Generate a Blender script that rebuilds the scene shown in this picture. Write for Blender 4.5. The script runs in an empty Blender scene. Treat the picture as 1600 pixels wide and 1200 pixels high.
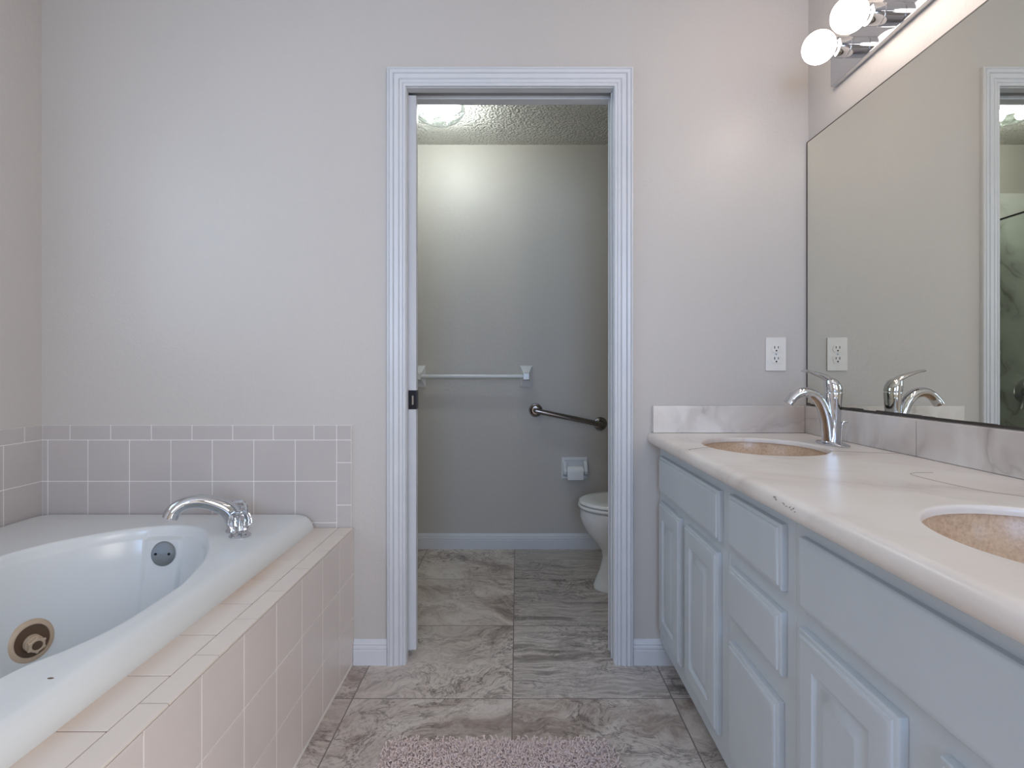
import bpy, bmesh, math, random
from mathutils import Vector, Matrix
from mathutils.bvhtree import BVHTree

random.seed(7)
S = bpy.context.scene
COL = S.collection

# ------------------------------------------------------------------ camera
F = 840.0                       # focal length in pixels of a 1600 px wide frame
VX, VY = 808.0, 580.0           # vanishing point of the room's long axis
H = 1.05                        # eye height
D = 1.931                       # distance to the wall with the doorway
cam = bpy.data.cameras.new('camera')
cam_o = bpy.data.objects.new('camera', cam)
COL.objects.link(cam_o)
cam_o.location = (0, 0, H)
cam_o.rotation_euler = (math.pi / 2, 0, 0)
cam.sensor_width = 36
cam.lens = F / 1600 * 36
cam.shift_x = (800 - VX) / 1600
cam.shift_y = (VY - 600) / 1600
cam.clip_start = 0.02
S.camera = cam_o

# ------------------------------------------------------------------ colour management, world, lights
S.view_settings.view_transform = 'Standard'
S.view_settings.look = 'None'
S.view_settings.exposure = -0.16
S.view_settings.gamma = 1.0
S.view_settings.use_curve_mapping = False

w = bpy.data.worlds.new('world')
S.world = w
w.use_nodes = True
w.node_tree.nodes['Background'].inputs[0].default_value = (0.62, 0.78, 1.0, 1)
w.node_tree.nodes['Background'].inputs[1].default_value = 0.6


def area(name, loc, rot, sx, sy, power, color):
    l = bpy.data.lights.new(name, 'AREA')
    l.shape = 'RECTANGLE'
    l.size, l.size_y = sx, sy
    l.energy = power
    l.color = color
    o = bpy.data.objects.new(name, l)
    COL.objects.link(o)
    o.location = loc
    o.rotation_euler = rot
    return o


# daylight through the window over the bathtub (left wall) and the window behind the camera
area('daylight_left', (-1.80, 1.00, 1.66), (0, -math.pi / 2, 0), 0.96, 0.90, 15, (0.62, 0.79, 1.0))
area('daylight_rear', (0.05, -1.98, 1.50), (math.pi / 2, 0, 0), 0.92, 1.16, 56, (0.42, 0.63, 1.0))
# added warm fill for the tub apron, in an unseen opening behind the camera
area('fill_right', (1.14, -0.95, 1.05), (0, math.pi / 2, 0), 1.96, 0.96, 54, (1.0, 0.925, 0.845))


# ------------------------------------------------------------------ helpers
def lin(c):
    return tuple((v / 255 / 12.92) if v / 255 <= 0.04045 else ((v / 255 + 0.055) / 1.055) ** 2.4 for v in c) + (1,)


class NT:
    def __init__(self, name):
        self.m = bpy.data.materials.new(name)
        self.m.use_nodes = True
        self.t = self.m.node_tree
        self.b = self.t.nodes['Principled BSDF']
        self._tc = None

    def n(self, typ, **kw):
        nd = self.t.nodes.new(typ)
        for k, v in kw.items():
            if k.startswith('i_'):
                nd.inputs[k[2:]].default_value = v
            else:
                setattr(nd, k, v)
        return nd

    def l(self, a, b):
        self.t.links.new(a, b)

    def co(self):
        if not self._tc:
            self._tc = self.n('ShaderNodeNewGeometry').outputs['Position']
        return self._tc

    def math(self, op, a, b=None, clamp=False):
        nd = self.n('ShaderNodeMath', operation=op, use_clamp=clamp)
        for i, v in enumerate((a, b)):
            if v is None:
                continue
            if isinstance(v, (int, float)):
                nd.inputs[i].default_value = v
            else:
                self.l(v, nd.inputs[i])
        return nd.outputs[0]

    def mapping(self, vec, scale=(1, 1, 1), rot=(0, 0, 0), loc=(0, 0, 0)):
        nd = self.n('ShaderNodeMapping')
        nd.inputs['Scale'].default_value = scale
        nd.inputs['Rotation'].default_value = rot
        nd.inputs['Location'].default_value = loc
        self.l(vec, nd.inputs['Vector'])
        return nd.outputs[0]

    def noise(self, vec, scale, detail=4, rough=0.55, dist=0.0):
        nd = self.n('ShaderNodeTexNoise')
        nd.inputs['Scale'].default_value = scale
        nd.inputs['Detail'].default_value = detail
        nd.inputs['Roughness'].default_value = rough
        nd.inputs['Distortion'].default_value = dist
        self.l(vec, nd.inputs['Vector'])
        return nd.outputs['Fac']

    def ramp(self, fac, stops):
        nd = self.n('ShaderNodeValToRGB')
        e = nd.color_ramp.elements
        while len(e) < len(stops):
            e.new(0.5)
        for i, (p, c) in enumerate(stops):
            e[i].position = p
            e[i].color = c if len(c) == 4 else tuple(c) + (1,)
        self.l(fac, nd.inputs[0])
        return nd.outputs[0]

    def mix(self, fac, a, b, blend='MIX'):
        nd = self.n('ShaderNodeMix', data_type='RGBA', blend_type=blend)
        for sock, v in ((nd.inputs[0], fac), (nd.inputs[6], a), (nd.inputs[7], b)):
            if isinstance(v, (int, float)):
                sock.default_value = v
            elif isinstance(v, tuple):
                sock.default_value = v
            else:
                self.l(v, sock)
        return nd.outputs[2]

    def bump(self, height, strength, dist):
        nd = self.n('ShaderNodeBump')
        nd.inputs['Strength'].default_value = strength
        nd.inputs['Distance'].default_value = dist
        self.l(height, nd.inputs['Height'])
        self.l(nd.outputs[0], self.b.inputs['Normal'])


def simple(name, rgb, rough=0.5, metal=0.0, spec=0.5, coat=0.0, vary=0.03, vscale=6.0, bump=None):
    t = NT(name)
    c = lin(rgb)
    f = t.noise(t.co(), vscale, 3)
    lo = tuple(x * (1 - vary) for x in c[:3]) + (1,)
    hi = tuple(min(1, x * (1 + vary)) for x in c[:3]) + (1,)
    t.l(t.ramp(f, [(0.3, lo), (0.7, hi)]), t.b.inputs['Base Color'])
    t.b.inputs['Roughness'].default_value = rough
    t.b.inputs['Metallic'].default_value = metal
    t.b.inputs['Specular IOR Level'].default_value = spec
    t.b.inputs['Coat Weight'].default_value = coat
    t.b.inputs['Coat Roughness'].default_value = 0.08
    if bump:
        t.bump(t.noise(t.co(), bump[0], 3), bump[1], bump[2])
    return t.m


# ------------------------------------------------------------------ materials
def mat_wall(name, rgb, rough=0.40):
    t = NT(name)
    c = lin(rgb)
    f = t.noise(t.co(), 1.3, 3)
    t.l(t.ramp(f, [(0.3, tuple(x * .985 for x in c[:3])), (0.7, tuple(x * 1.01 for x in c[:3]))]), t.b.inputs['Base Color'])
    t.b.inputs['Roughness'].default_value = rough
    t.b.inputs['Specular IOR Level'].default_value = 0.5
    h1 = t.noise(t.co(), 130, 2, 0.5)
    h2 = t.noise(t.co(), 55, 2, 0.5)
    t.bump(t.math('ADD', h1, h2), 0.18, 0.004)
    return t.m


def mat_popcorn():
    t = NT('textured_ceiling_paint')
    t.b.inputs['Base Color'].default_value = lin((232, 229, 222))
    t.b.inputs['Roughness'].default_value = 0.75
    v = t.n('ShaderNodeTexVoronoi', feature='SMOOTH_F1')
    v.inputs['Scale'].default_value = 75
    t.l(t.co(), v.inputs['Vector'])
    n = t.noise(t.co(), 100, 3, 0.6)
    h = t.math('ADD', t.math('MULTIPLY', v.outputs['Distance'], -1.0), t.math('MULTIPLY', n, 0.8))
    t.bump(h, 1.0, 0.018)
    return t.m


def mat_floor():
    t = NT('stone_look_floor_tile')
    PX, PY, X0, Y0 = 0.513, 0.4955, -0.0145, 1.724
    sep = t.n('ShaderNodeSeparateXYZ')
    t.l(t.co(), sep.inputs[0])
    u = t.math('DIVIDE', t.math('SUBTRACT', sep.outputs[0], X0), PX)
    v = t.math('DIVIDE', t.math('SUBTRACT', sep.outputs[1], Y0), PY)
    iu, iv = t.math('FLOOR', u), t.math('FLOOR', v)
    fu, fv = t.math('FRACT', u), t.math('FRACT', v)
    cmb = t.n('ShaderNodeCombineXYZ')
    t.l(iu, cmb.inputs[0]); t.l(iv, cmb.inputs[1])
    wn = t.n('ShaderNodeTexWhiteNoise', noise_dimensions='3D')
    t.l(cmb.outputs[0], wn.inputs['Vector'])
    # every tile shows its own piece of stone: offset and turned
    off = t.n('ShaderNodeVectorMath', operation='MULTIPLY_ADD')
    t.l(wn.outputs['Color'], off.inputs[0])
    off.inputs[1].default_value = (9, 9, 9)
    t.l(t.co(), off.inputs[2])
    rot = t.n('ShaderNodeVectorRotate', rotation_type='Z_AXIS')
    t.l(off.outputs[0], rot.inputs['Vector'])
    t.l(t.math('MULTIPLY', t.math('SUBTRACT', wn.outputs['Value'], 0.45), 1.5), rot.inputs['Angle'])
    vec = rot.outputs[0]
    warp = t.n('ShaderNodeTexNoise')
    warp.inputs['Scale'].default_value = 3.2
    warp.inputs['Detail'].default_value = 3
    t.l(vec, warp.inputs['Vector'])
    wv = t.n('ShaderNodeVectorMath', operation='MULTIPLY_ADD')
    t.l(warp.outputs['Color'], wv.inputs[0])
    wv.inputs[1].default_value = (0.36, 0.36, 0.3)
    t.l(vec, wv.inputs[2])
    # right-hand column: long streaks across the tile; the others: blotched stone with crackle
    streaky = t.math('MULTIPLY', t.math('GREATER_THAN', iu, -0.5), t.math('GREATER_THAN', iv, -0.5))
    sm = t.n('ShaderNodeVectorMath', operation='MULTIPLY_ADD')
    sw = t.n('ShaderNodeTexNoise')
    sw.inputs['Scale'].default_value = 4.0
    sw.inputs['Detail'].default_value = 3
    t.l(off.outputs[0], sw.inputs['Vector'])
    t.l(sw.outputs['Color'], sm.inputs[0])
    sm.inputs[1].default_value = (0.12, 0.12, 0.1)
    t.l(off.outputs[0], sm.inputs[2])
    ns = t.noise(t.mapping(sm.outputs[0], (1.0, 9.0, 1), (0, 0, -.10)), 2.0, 9, 0.66, 0.25)
    nb = t.noise(t.mapping(wv.outputs[0], (1.3, 2.6, 1)), 2.2, 10, 0.70, 0.5)
    n1 = t.math('ADD', t.math('MULTIPLY', ns, streaky), t.math('MULTIPLY', nb, t.math('SUBTRACT', 1.0, streaky)))
    n2 = t.noise(t.mapping(wv.outputs[0], (1.6, 3.2, 1), (0, 0, .4)), 3.6, 8, 0.68, 0.7)
    n3 = t.noise(wv.outputs[0], 60, 6, 0.8)
    bs = t.ramp(ns, [(0.28, lin((104, 96, 92))), (0.42, lin((158, 148, 142))), (0.49, lin((206, 197, 190))), (0.54, lin((168, 159, 153))),
                     (0.62, lin((210, 202, 195))), (0.76, lin((150, 141, 135)))])
    bb = t.ramp(nb, [(0.26, lin((116, 102, 94))), (0.40, lin((168, 152, 142))), (0.50, lin((206, 194, 184))),
                     (0.62, lin((222, 212, 203))), (0.72, lin((190, 176, 166))), (0.82, lin((156, 142, 132)))])
    base = t.mix(streaky, bb, bs)
    vein = t.math('ABSOLUTE', t.math('SUBTRACT', n2, 0.5))
    vmask = t.ramp(vein, [(0.0, (1, 1, 1)), (0.008, (0.6, .6, .6)), (0.022, (0, 0, 0))])
    nm = t.noise(wv.outputs[0], 3.4, 3, 0.5)
    patch = t.ramp(nm, [(0.44, (0, 0, 0)), (0.58, (1, 1, 1))])
    c1 = t.mix(t.math('MULTIPLY', t.math('MULTIPLY', vmask, patch), 0.85), base, lin((72, 60, 54)))
    lv = t.math('ABSOLUTE', t.math('SUBTRACT', n2, 0.58))
    lmask = t.ramp(lv, [(0.0, (1, 1, 1)), (0.012, (0, 0, 0))])
    c1 = t.mix(t.math('MULTIPLY', lmask, 0.45), c1, lin((232, 226, 220)))
    sp = t.ramp(n3, [(0.50, (0, 0, 0)), (0.66, (0.8, .8, .8))])
    c1 = t.mix(t.math('MULTIPLY', sp, t.ramp(nm, [(0.36, (.12, .12, .12)), (0.60, (1, 1, 1))])), c1, lin((108, 96, 88)))
    # tile to tile tone
    tone = t.ramp(wn.outputs['Value'], [(0.0, (0.88, .88, .88)), (1.0, (1.06, 1.06, 1.06))])
    c1 = t.mix(1.0, c1, tone, 'MULTIPLY')
    eu = t.math('MULTIPLY', t.math('MINIMUM', fu, t.math('SUBTRACT', 1.0, fu)), PX)
    ev = t.math('MULTIPLY', t.math('MINIMUM', fv, t.math('SUBTRACT', 1.0, fv)), PY)
    e = t.math('MINIMUM', eu, ev)
    g = t.math('LESS_THAN', e, 0.0019)
    t.l(t.mix(g, c1, lin((122, 113, 107))), t.b.inputs['Base Color'])
    t.b.inputs['Roughness'].default_value = 0.42
    hgt = t.math('ADD', t.math('MULTIPLY', t.math('MINIMUM', e, 0.004), 120), t.math('MULTIPLY', n1, 0.6))
    t.bump(hgt, 0.35, 0.003)
    return t.m


def mat_marble(name, base, vein, soft, scale, rough, amount=1.0, seed=0.0):
    t = NT(name)
    v0 = t.mapping(t.co(), (1, 1, 1), (0.2, 0.4, 0.55), (seed, seed * .7, seed * .3))
    warp = t.n('ShaderNodeTexNoise')
    warp.inputs['Scale'].default_value = 2.2
    warp.inputs['Detail'].default_value = 4
    t.l(v0, warp.inputs['Vector'])
    wv = t.n('ShaderNodeVectorMath', operation='MULTIPLY_ADD')
    t.l(warp.outputs['Color'], wv.inputs[0])
    wv.inputs[1].default_value = (0.5, 0.5, 0.5)
    t.l(v0, wv.inputs[2])
    st = t.mapping(wv.outputs[0], (1.0, 2.6, 1.6))
    n1 = t.noise(st, scale, 4, 0.5)
    n2 = t.noise(v0, 2.6, 2, 0.5)
    vein1 = t.ramp(t.math('ABSOLUTE', t.math('SUBTRACT', n1, 0.5)), [(0.0, (1, 1, 1)), (0.016, (.55, .55, .55)), (0.10, (0, 0, 0))])
    m = t.math('MULTIPLY', vein1, t.ramp(n2, [(0.42, (0, 0, 0)), (0.56, (1, 1, 1))]))
    cloud = t.ramp(t.noise(st, scale * .8, 3, 0.5), [(0.40, lin(base)), (0.72, lin(soft))])
    t.l(t.mix(t.math('MULTIPLY', m, amount), cloud, lin(vein)), t.b.inputs['Base Color'])
    t.b.inputs['Roughness'].default_value = rough
    return t.m


def mat_sink():
    t = NT('speckled_tan_sink')
    n = t.noise(t.co(), 160, 4, 0.7)
    n2 = t.noise(t.co(), 30, 3, 0.6)
    f = t.math('ADD', t.math('MULTIPLY', n, 0.7), t.math('MULTIPLY', n2, 0.3))
    t.l(t.ramp(f, [(0.36, lin((180, 150, 122))), (0.50, lin((200, 172, 144))), (0.64, lin((212, 186, 158)))]), t.b.inputs['Base Color'])
    t.b.inputs['Roughness'].default_value = 0.3
    return t.m


def mat_emit(name, rgb, strength):
    t = NT(name)
    t.b.inputs['Base Color'].default_value = (1, 1, 1, 1)
    t.b.inputs['Emission Color'].default_value = rgb + (1,)
    t.b.inputs['Emission Strength'].default_value = strength
    t.b.inputs['Roughness'].default_value = 0.3
    return t.m


def mat_glass(name, rgb=(1, 1, 1), gloss=0.06, rough=0.02, opacity=0.0):
    """thin clear pane: transparent with a fresnel gloss"""
    t = NT(name)
    tr = t.n('ShaderNodeBsdfTransparent')
    tr.inputs[0].default_value = tuple(rgb) + (1,)
    gl = t.n('ShaderNodeBsdfGlossy')
    gl.inputs['Roughness'].default_value = rough
    lw = t.n('ShaderNodeLayerWeight')
    lw.inputs[0].default_value = 0.2
    f = t.math('ADD', t.math('MULTIPLY', lw.outputs['Fresnel'], 0.6), gloss, clamp=True)
    mx = t.n('ShaderNodeMixShader')
    t.l(f, mx.inputs[0]); t.l(tr.outputs[0], mx.inputs[1]); t.l(gl.outputs[0], mx.inputs[2])
    t.l(mx.outputs[0], t.t.nodes['Material Output'].inputs['Surface'])
    return t.m


def mat_crystal():
    t = NT('clear_crystal')
    t.b.inputs['Base Color'].default_value = (0.97, 0.98, 1, 1)
    t.b.inputs['Roughness'].default_value = 0.09
    t.b.inputs['IOR'].default_value = 1.40
    t.b.inputs['Transmission Weight'].default_value = 1.0
    return t.m


def mat_mirror():
    t = NT('mirror_silver')
    n = t.noise(t.co(), 0.8, 1)
    t.l(t.ramp(n, [(0.2, (0.79, 0.785, 0.70)), (0.8, (0.80, 0.795, 0.715))]), t.b.inputs['Base Color'])
    t.b.inputs['Metallic'].default_value = 1
    t.b.inputs['Roughness'].default_value = 0.0
    return t.m


def mat_tub():
    t = NT('white_acrylic')
    n = t.noise(t.co(), 3, 2)
    t.l(t.ramp(n, [(0.3, lin((214, 216, 215))), (0.7, lin((220, 222, 221)))]), t.b.inputs['Base Color'])
    t.b.inputs['Roughness'].default_value = 0.22
    return t.m


def mat_rust_deck():
    """cream glazed tile, with the rusty stain that runs along the foot of the tub rim"""
    t = NT('cream_deck_tile')
    sep = t.n('ShaderNodeSeparateXYZ')
    t.l(t.co(), sep.inputs[0])
    dist = t.math('SUBTRACT', sep.outputs[0], t.math('ADD', -0.748, t.math('MULTIPLY', t.noise(t.co(), 9, 3), 0.02)))
    f = t.math('SUBTRACT', 1.0, t.math('DIVIDE', dist, 0.07), clamp=True)
    f = t.math('MULTIPLY', f, t.ramp(t.noise(t.mapping(t.co(), (1, .6, 1)), 4, 3), [(0.38, (0.1, .1, .1)), (0.65, (1, 1, 1))]))
    t.l(t.mix(t.math('MULTIPLY', f, 0.8), lin((218, 206, 195)), lin((200, 160, 124))), t.b.inputs['Base Color'])
    t.b.inputs['Roughness'].default_value = 0.3
    return t.m


M = {}
M['wall'] = mat_wall('warm_grey_wall_paint', (194, 188, 182))
M['wall_toilet'] = mat_wall('toilet_room_wall_paint', (192, 187, 180), 0.5)
M['ceiling_flat'] = simple('white_ceiling_paint', (225, 222, 218), 0.7)
M['popcorn'] = mat_popcorn()
M['floor'] = mat_floor()
M['trim'] = simple('white_trim_paint', (208, 209, 212), 0.34)
M['cab'] = simple('white_cabinet_paint', (188, 194, 198), 0.38)
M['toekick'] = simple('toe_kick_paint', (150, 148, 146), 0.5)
M['tile'] = simple('greige_glazed_tile', (186, 179, 176), 0.22, vary=0.02)
M['apron_tile'] = simple('pinkish_glazed_tile', (218, 208, 203), 0.26, vary=0.02)
M['deck_tile'] = mat_rust_deck()
M['grout'] = simple('white_grout', (228, 224, 220), 0.8)
M['grout_dark'] = simple('stained_grout', (128, 100, 82), 0.8)
M['tub'] = mat_tub()
M['chrome'] = simple('chrome', (204, 206, 210), 0.05, 1.0, vary=0.01)
M['chrome_dark'] = simple('dark_polished_steel', (140, 134, 130), 0.12, 1.0, vary=0.02)
M['satin'] = simple('brushed_steel', (150, 156, 160), 0.28, 1.0, vary=0.02)
M['beige'] = simple('yellowed_plastic', (196, 172, 146), 0.35)
M['brown'] = simple('brown_shade_and_chip', (92, 70, 52), 0.5)  # brown of the rim chip, also the shade painted into the jet nozzle
M['black'] = simple('black_rubber', (22, 22, 24), 0.5)
M['bronze'] = simple('dark_bronze', (40, 38, 40), 0.3, 0.7)
M['counter'] = mat_marble('cultured_marble', (226, 219, 212), (176, 160, 150), (218, 208, 200), 2.0, 0.30, 0.5)
M['splash'] = mat_marble('marble_backsplash', (224, 218, 212), (158, 146, 138), (184, 172, 164), 2.2, 0.22, 0.65, 2.3)
M['shower_marble'] = mat_marble('shower_marble', (232, 234, 228), (128, 130, 124), (208, 212, 206), 1.3, 0.2, 0.9, 1.3)
M['sink'] = mat_sink()
M['mirror'] = mat_mirror()
M['bulb'] = mat_emit('frosted_lit_bulb', (1.0, 0.86, 0.76), 11.5)
M['lamp'] = mat_emit('toilet_room_lit_bulb', (0.95, 1.0, 0.97), 265)
M['pane'] = mat_glass('window_glass')
M['shower_glass'] = mat_glass('green_shower_glass', (0.955, 0.985, 0.965), 0.02)
M['dome'] = mat_glass('ribbed_clear_glass', (0.93, 0.97, 0.96), 0.10, 0.08)
M['crystal'] = mat_crystal()
M['porcelain'] = simple('white_porcelain', (226, 226, 224), 0.12, coat=0.3, vary=0.01)
M['ceramic'] = simple('white_ceramic', (224, 225, 226), 0.2, vary=0.01)
M['paper'] = simple('white_paper', (236, 236, 236), 0.9)
M['plate'] = simple('white_plastic', (226, 222, 216), 0.35)
M['slot'] = simple('dark_slot', (30, 26, 24), 0.6)
M['edge'] = simple('blackened_mirror_edge', (58, 50, 44), 0.4)
M['rug'] = simple('pinkish_shag', (214, 196, 190), 0.95, vary=0.06, vscale=60)
M['seam'] = simple('seam_line', (132, 118, 108), 0.6)
M['plug'] = simple('track_aluminium', (150, 152, 150), 0.35, 0.6)


# ------------------------------------------------------------------ mesh building
def empty(name, loc, label, cat, group=None, kind=None):
    o = bpy.data.objects.new(name, None)
    COL.objects.link(o)
    o.location = loc
    o.empty_display_size = 0.05
    tag(o, label, cat, group, kind)
    return o


def tag(o, label=None, cat=None, group=None, kind=None):
    if label: o['label'] = label
    if cat: o['category'] = cat
    if group: o['group'] = group
    if kind: o['kind'] = kind
    return o


def world_origin(o):
    v = Vector((0, 0, 0))
    while o:
        v += o.location
        o = o.parent
    return v


def build(name, bm, mats, parent=None, origin=None, angle=35, smooth=True):
    """link a bmesh given in world coordinates as one object"""
    bmesh.ops.remove_doubles(bm, verts=bm.verts, dist=1e-6)
    bmesh.ops.recalc_face_normals(bm, faces=bm.faces)
    if smooth:
        for f in bm.faces: f.smooth = True
        for e in bm.edges:
            if len(e.link_faces) == 2 and e.calc_face_angle(0) > math.radians(angle):
                e.smooth = False
    po = world_origin(parent) if parent else Vector((0, 0, 0))
    if origin is None:
        origin = po if parent else Vector((0, 0, 0))
    origin = Vector(origin)
    bmesh.ops.translate(bm, verts=bm.verts, vec=-origin)
    me = bpy.data.meshes.new(name)
    bm.to_mesh(me)
    bm.free()
    if not isinstance(mats, (list, tuple)): mats = [mats]
    for m in mats: me.materials.append(m)
    o = bpy.data.objects.new(name, me)
    COL.objects.link(o)
    if smooth:
        wn_ = o.modifiers.new('weighted_normals', 'WEIGHTED_NORMAL')
        wn_.keep_sharp = True
    if parent: o.parent = parent
    o.location = origin - po
    return o


def struct(name, bm, mats, parent=None, **k):
    o = build(name, bm, mats, parent, **k)
    o['kind'] = 'structure'
    return o


def box(bm, lo, hi, bev=0.0, seg=2, mi=0):
    r = bmesh.ops.create_cube(bm, size=1)
    vs = r['verts']
    for v in vs:
        v.co = Vector([lo[i] if v.co[i] < 0 else hi[i] for i in range(3)])
    fs = set(f for v in vs for f in v.link_faces)
    for f in fs: f.material_index = mi
    if bev:
        es = list(set(e for v in vs for e in v.link_edges))
        bmesh.ops.bevel(bm, geom=es, offset=bev, segments=seg, profile=0.5, affect='EDGES', clamp_overlap=True, material=mi)


def loft(bm, rings, cap0=True, cap1=True, mi=0, closed=True):
    vr = [[bm.verts.new(p) for p in r] for r in rings]
    n = len(rings[0])
    for a, b in zip(vr, vr[1:]):
        for i in range(n if closed else n - 1):
            j = (i + 1) % n
            f = bm.faces.new((a[i], a[j], b[j], b[i]))
            f.material_index = mi
    if cap0: bm.faces.new(vr[0][::-1]).material_index = mi
    if cap1: bm.faces.new(vr[-1]).material_index = mi
    return vr


def frame(axis, hint=None):
    z = Vector(axis).normalized()
    h = Vector(hint) if hint else (Vector((0, 0, 1)) if abs(z.z) < 0.9 else Vector((0, 1, 0)))
    x = (h - z * h.dot(z)).normalized()
    return x, z.cross(x), z


def tube(bm, pts, rad, n=18, mi=0, flat=None, hint=None):
    """swept tube; rad: number or list; flat: list of (side scale, up scale)"""
    pts = [Vector(p) for p in pts]
    if isinstance(rad, (int, float)): rad = [rad] * len(pts)
    rings = []
    x = None
    for i, p in enumerate(pts):
        d = (pts[min(i + 1, len(pts) - 1)] - pts[max(i - 1, 0)]).normalized()
        if x is None:
            x, y, _ = frame(d, hint)
        else:
            x = (x - d * x.dot(d)).normalized()
            y = d.cross(x)
        fx, fy = flat[i] if flat else (1, 1)
        rings.append([p + x * (math.cos(2 * math.pi * k / n) * rad[i] * fx) + y * (math.sin(2 * math.pi * k / n) * rad[i] * fy) for k in range(n)])
    loft(bm, rings, mi=mi)


def lathe(bm, prof, origin, axis=(0, 0, 1), n=40, mi=0, sx=1, sy=1, hint=None):
    """profile of (radius, height) turned about an axis"""
    x, y, z = frame(axis, hint)
    o = Vector(origin)
    rings = [[o + x * (math.cos(2 * math.pi * k / n) * r * sx) + y * (math.sin(2 * math.pi * k / n) * r * sy) + z * h for k in range(n)] for r, h in prof]
    loft(bm, rings, mi=mi)


def spline(pts, per=8):
    """Catmull-Rom through points"""
    P = [Vector(p) for p in pts]
    P = [P[0] * 2 - P[1]] + P + [P[-1] * 2 - P[-2]]
    out = []
    for i in range(1, len(P) - 2):
        for k in range(per):
            s = k / per
            a, b, c, d = P[i - 1], P[i], P[i + 1], P[i + 2]
            out.append(0.5 * ((2 * b) + (c - a) * s + (2 * a - 5 * b + 4 * c - d) * s * s + (3 * b - a - 3 * c + d) * s ** 3))
    out.append(P[-2])
    return out


def at(px, py, d):
    return Vector(((px - VX) / F * d, d, H - (py - VY) / F * d))


# ================================================================== ROOM SHELL
XL, XR = -1.708, 1.046          # left and right wall
YR = -1.85                      # wall behind the camera
ZC = 2.44
T = 0.12
Y2 = D + T                      # toilet side of the doorway wall
YF = 3.186                      # far wall of the toilet room
XTL, XTR = -1.62, 1.03          # toilet room side walls
ZC2 = 2.392
JL, JR, ZH = -0.397, 0.347, 2.068   # door opening

bm = bmesh.new(); box(bm, (XL - .1, YR - .1, -.1), (XR + .1, YF + .1, 0)); struct('floor', bm, M['floor'], smooth=False)
bm = bmesh.new(); box(bm, (XL - .1, YR - .1, ZC), (XR + .1, D, ZC + .1)); struct('ceiling', bm, M['ceiling_flat'], smooth=False)
bm = bmesh.new(); box(bm, (XTL - .1, Y2, ZC2), (XTR + .1, YF + .1, ZC + .1)); struct('ceiling', bm, M['popcorn'], smooth=False)

# doorway wall; the part left of the opening is hollow, the pocket of the sliding door
bm = bmesh.new()
box(bm, (XL - .1, D, 0), (JL - .78, Y2, ZC + .1))
box(bm, (JL - .78, D, 0), (JL - .015, D + .036, ZC + .1))
box(bm, (JL - .78, Y2 - .036, 0), (JL - .015, Y2, ZC + .1))
box(bm, (JR + .015, D, 0), (XR + .1, Y2, ZC + .1))
box(bm, (JL - .78, D + .036, 2.10), (JL - .015, Y2 - .036, ZC + .1))
box(bm, (JL - .015, D, 2.10), (JR + .015, Y2, ZC + .1))
struct('wall_back', bm, M['wall'], smooth=False)

# left wall with the window over the bathtub
WY0, WY1, WZ0, WZ1 = 0.50, 1.50, 1.18, 2.14
bm = bmesh.new()
for lo, hi in (((XL - .1, YR - .1, 0), (XL, WY0, ZC)), ((XL - .1, WY1, 0), (XL, D, ZC)),
               ((XL - .1, WY0, 0), (XL, WY1, WZ0)), ((XL - .1, WY0, WZ1), (XL, WY1, ZC))):
    box(bm, lo, hi)
struct('wall_left', bm, M['wall'], smooth=False)
bm = bmesh.new()
box(bm, (XR, YR - .1, 0), (XR + .1, -1.45, ZC))
box(bm, (XR, -.45, 0), (XR + .1, D, ZC))
box(bm, (XR, -1.45, 2.05), (XR + .1, -.45, ZC))  # unseen opening, added to let the right-hand fill in
struct('wall_right', bm, M['wall'], smooth=False)
RX0, RX1, RZ0, RZ1 = -0.45, 0.55, 0.92, 2.08
bm = bmesh.new()
for lo, hi in (((XL, YR - .1, 0), (RX0, YR, ZC)), ((RX1, YR - .1, 0), (XR, YR, ZC)),
               ((RX0, YR - .1, 0), (RX1, YR, RZ0)), ((RX0, YR - .1, RZ1), (RX1, YR, ZC))):
    box(bm, lo, hi)
struct('wall_rear', bm, M['wall'], smooth=False)

# toilet room walls
bm = bmesh.new(); box(bm, (XTL - .1, YF, 0), (XTR + .1, YF + .1, ZC2)); struct('wall_far', bm, M['wall_toilet'], smooth=False)
bm = bmesh.new(); box(bm, (XTL - .1, Y2, 0), (XTL, YF, ZC2)); struct('wall_far_left', bm, M['wall_toilet'], smooth=False)
bm = bmesh.new(); box(bm, (XTR, Y2, 0), (XTR + .1, YF, ZC2)); struct('wall_far_right', bm, M['wall_toilet'], smooth=False)


def window(name, axis, a0, a1, z0, z1, plane, depth):
    """frame with one sash bar and a pane; axis 'x' runs along x, 'y' along y"""
    def bx(bm, p0, p1, q0, q1, d0, d1):
        if axis == 'x': box(bm, (p0, d0, q0), (p1, d1, q1), .003, 1)
        else: box(bm, (d0, p0, q0), (d1, p1, q1), .003, 1)
    bm = bmesh.new()
    d0, d1 = sorted((plane, plane + depth))
    w_ = .045
    bx(bm, a0, a1, z0, z0 + w_, d0, d1); bx(bm, a0, a1, z1 - w_, z1, d0, d1)
    bx(bm, a0, a0 + w_, z0 + w_, z1 - w_, d0, d1); bx(bm, a1 - w_, a1, z0 + w_, z1 - w_, d0, d1)
    zm = (z0 + z1) / 2
    bx(bm, a0 + w_, a1 - w_, zm - .02, zm + .02, d0, d1)
    fr = struct(name, bm, M['trim'])
    bm = bmesh.new()
    dm = (d0 + d1) / 2
    bx(bm, a0 + w_ - .005, a1 - w_ + .005, z0 + w_ - .005, z1 - w_ + .005, dm - .003, dm + .003)
    build('window_pane', bm, M['pane'], fr)


window('window_1', 'y', WY0, WY1, WZ0, WZ1, XL - .09, .05)
window('window_2', 'x', RX0, RX1, RZ0, RZ1, YR - .09, .05)

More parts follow.
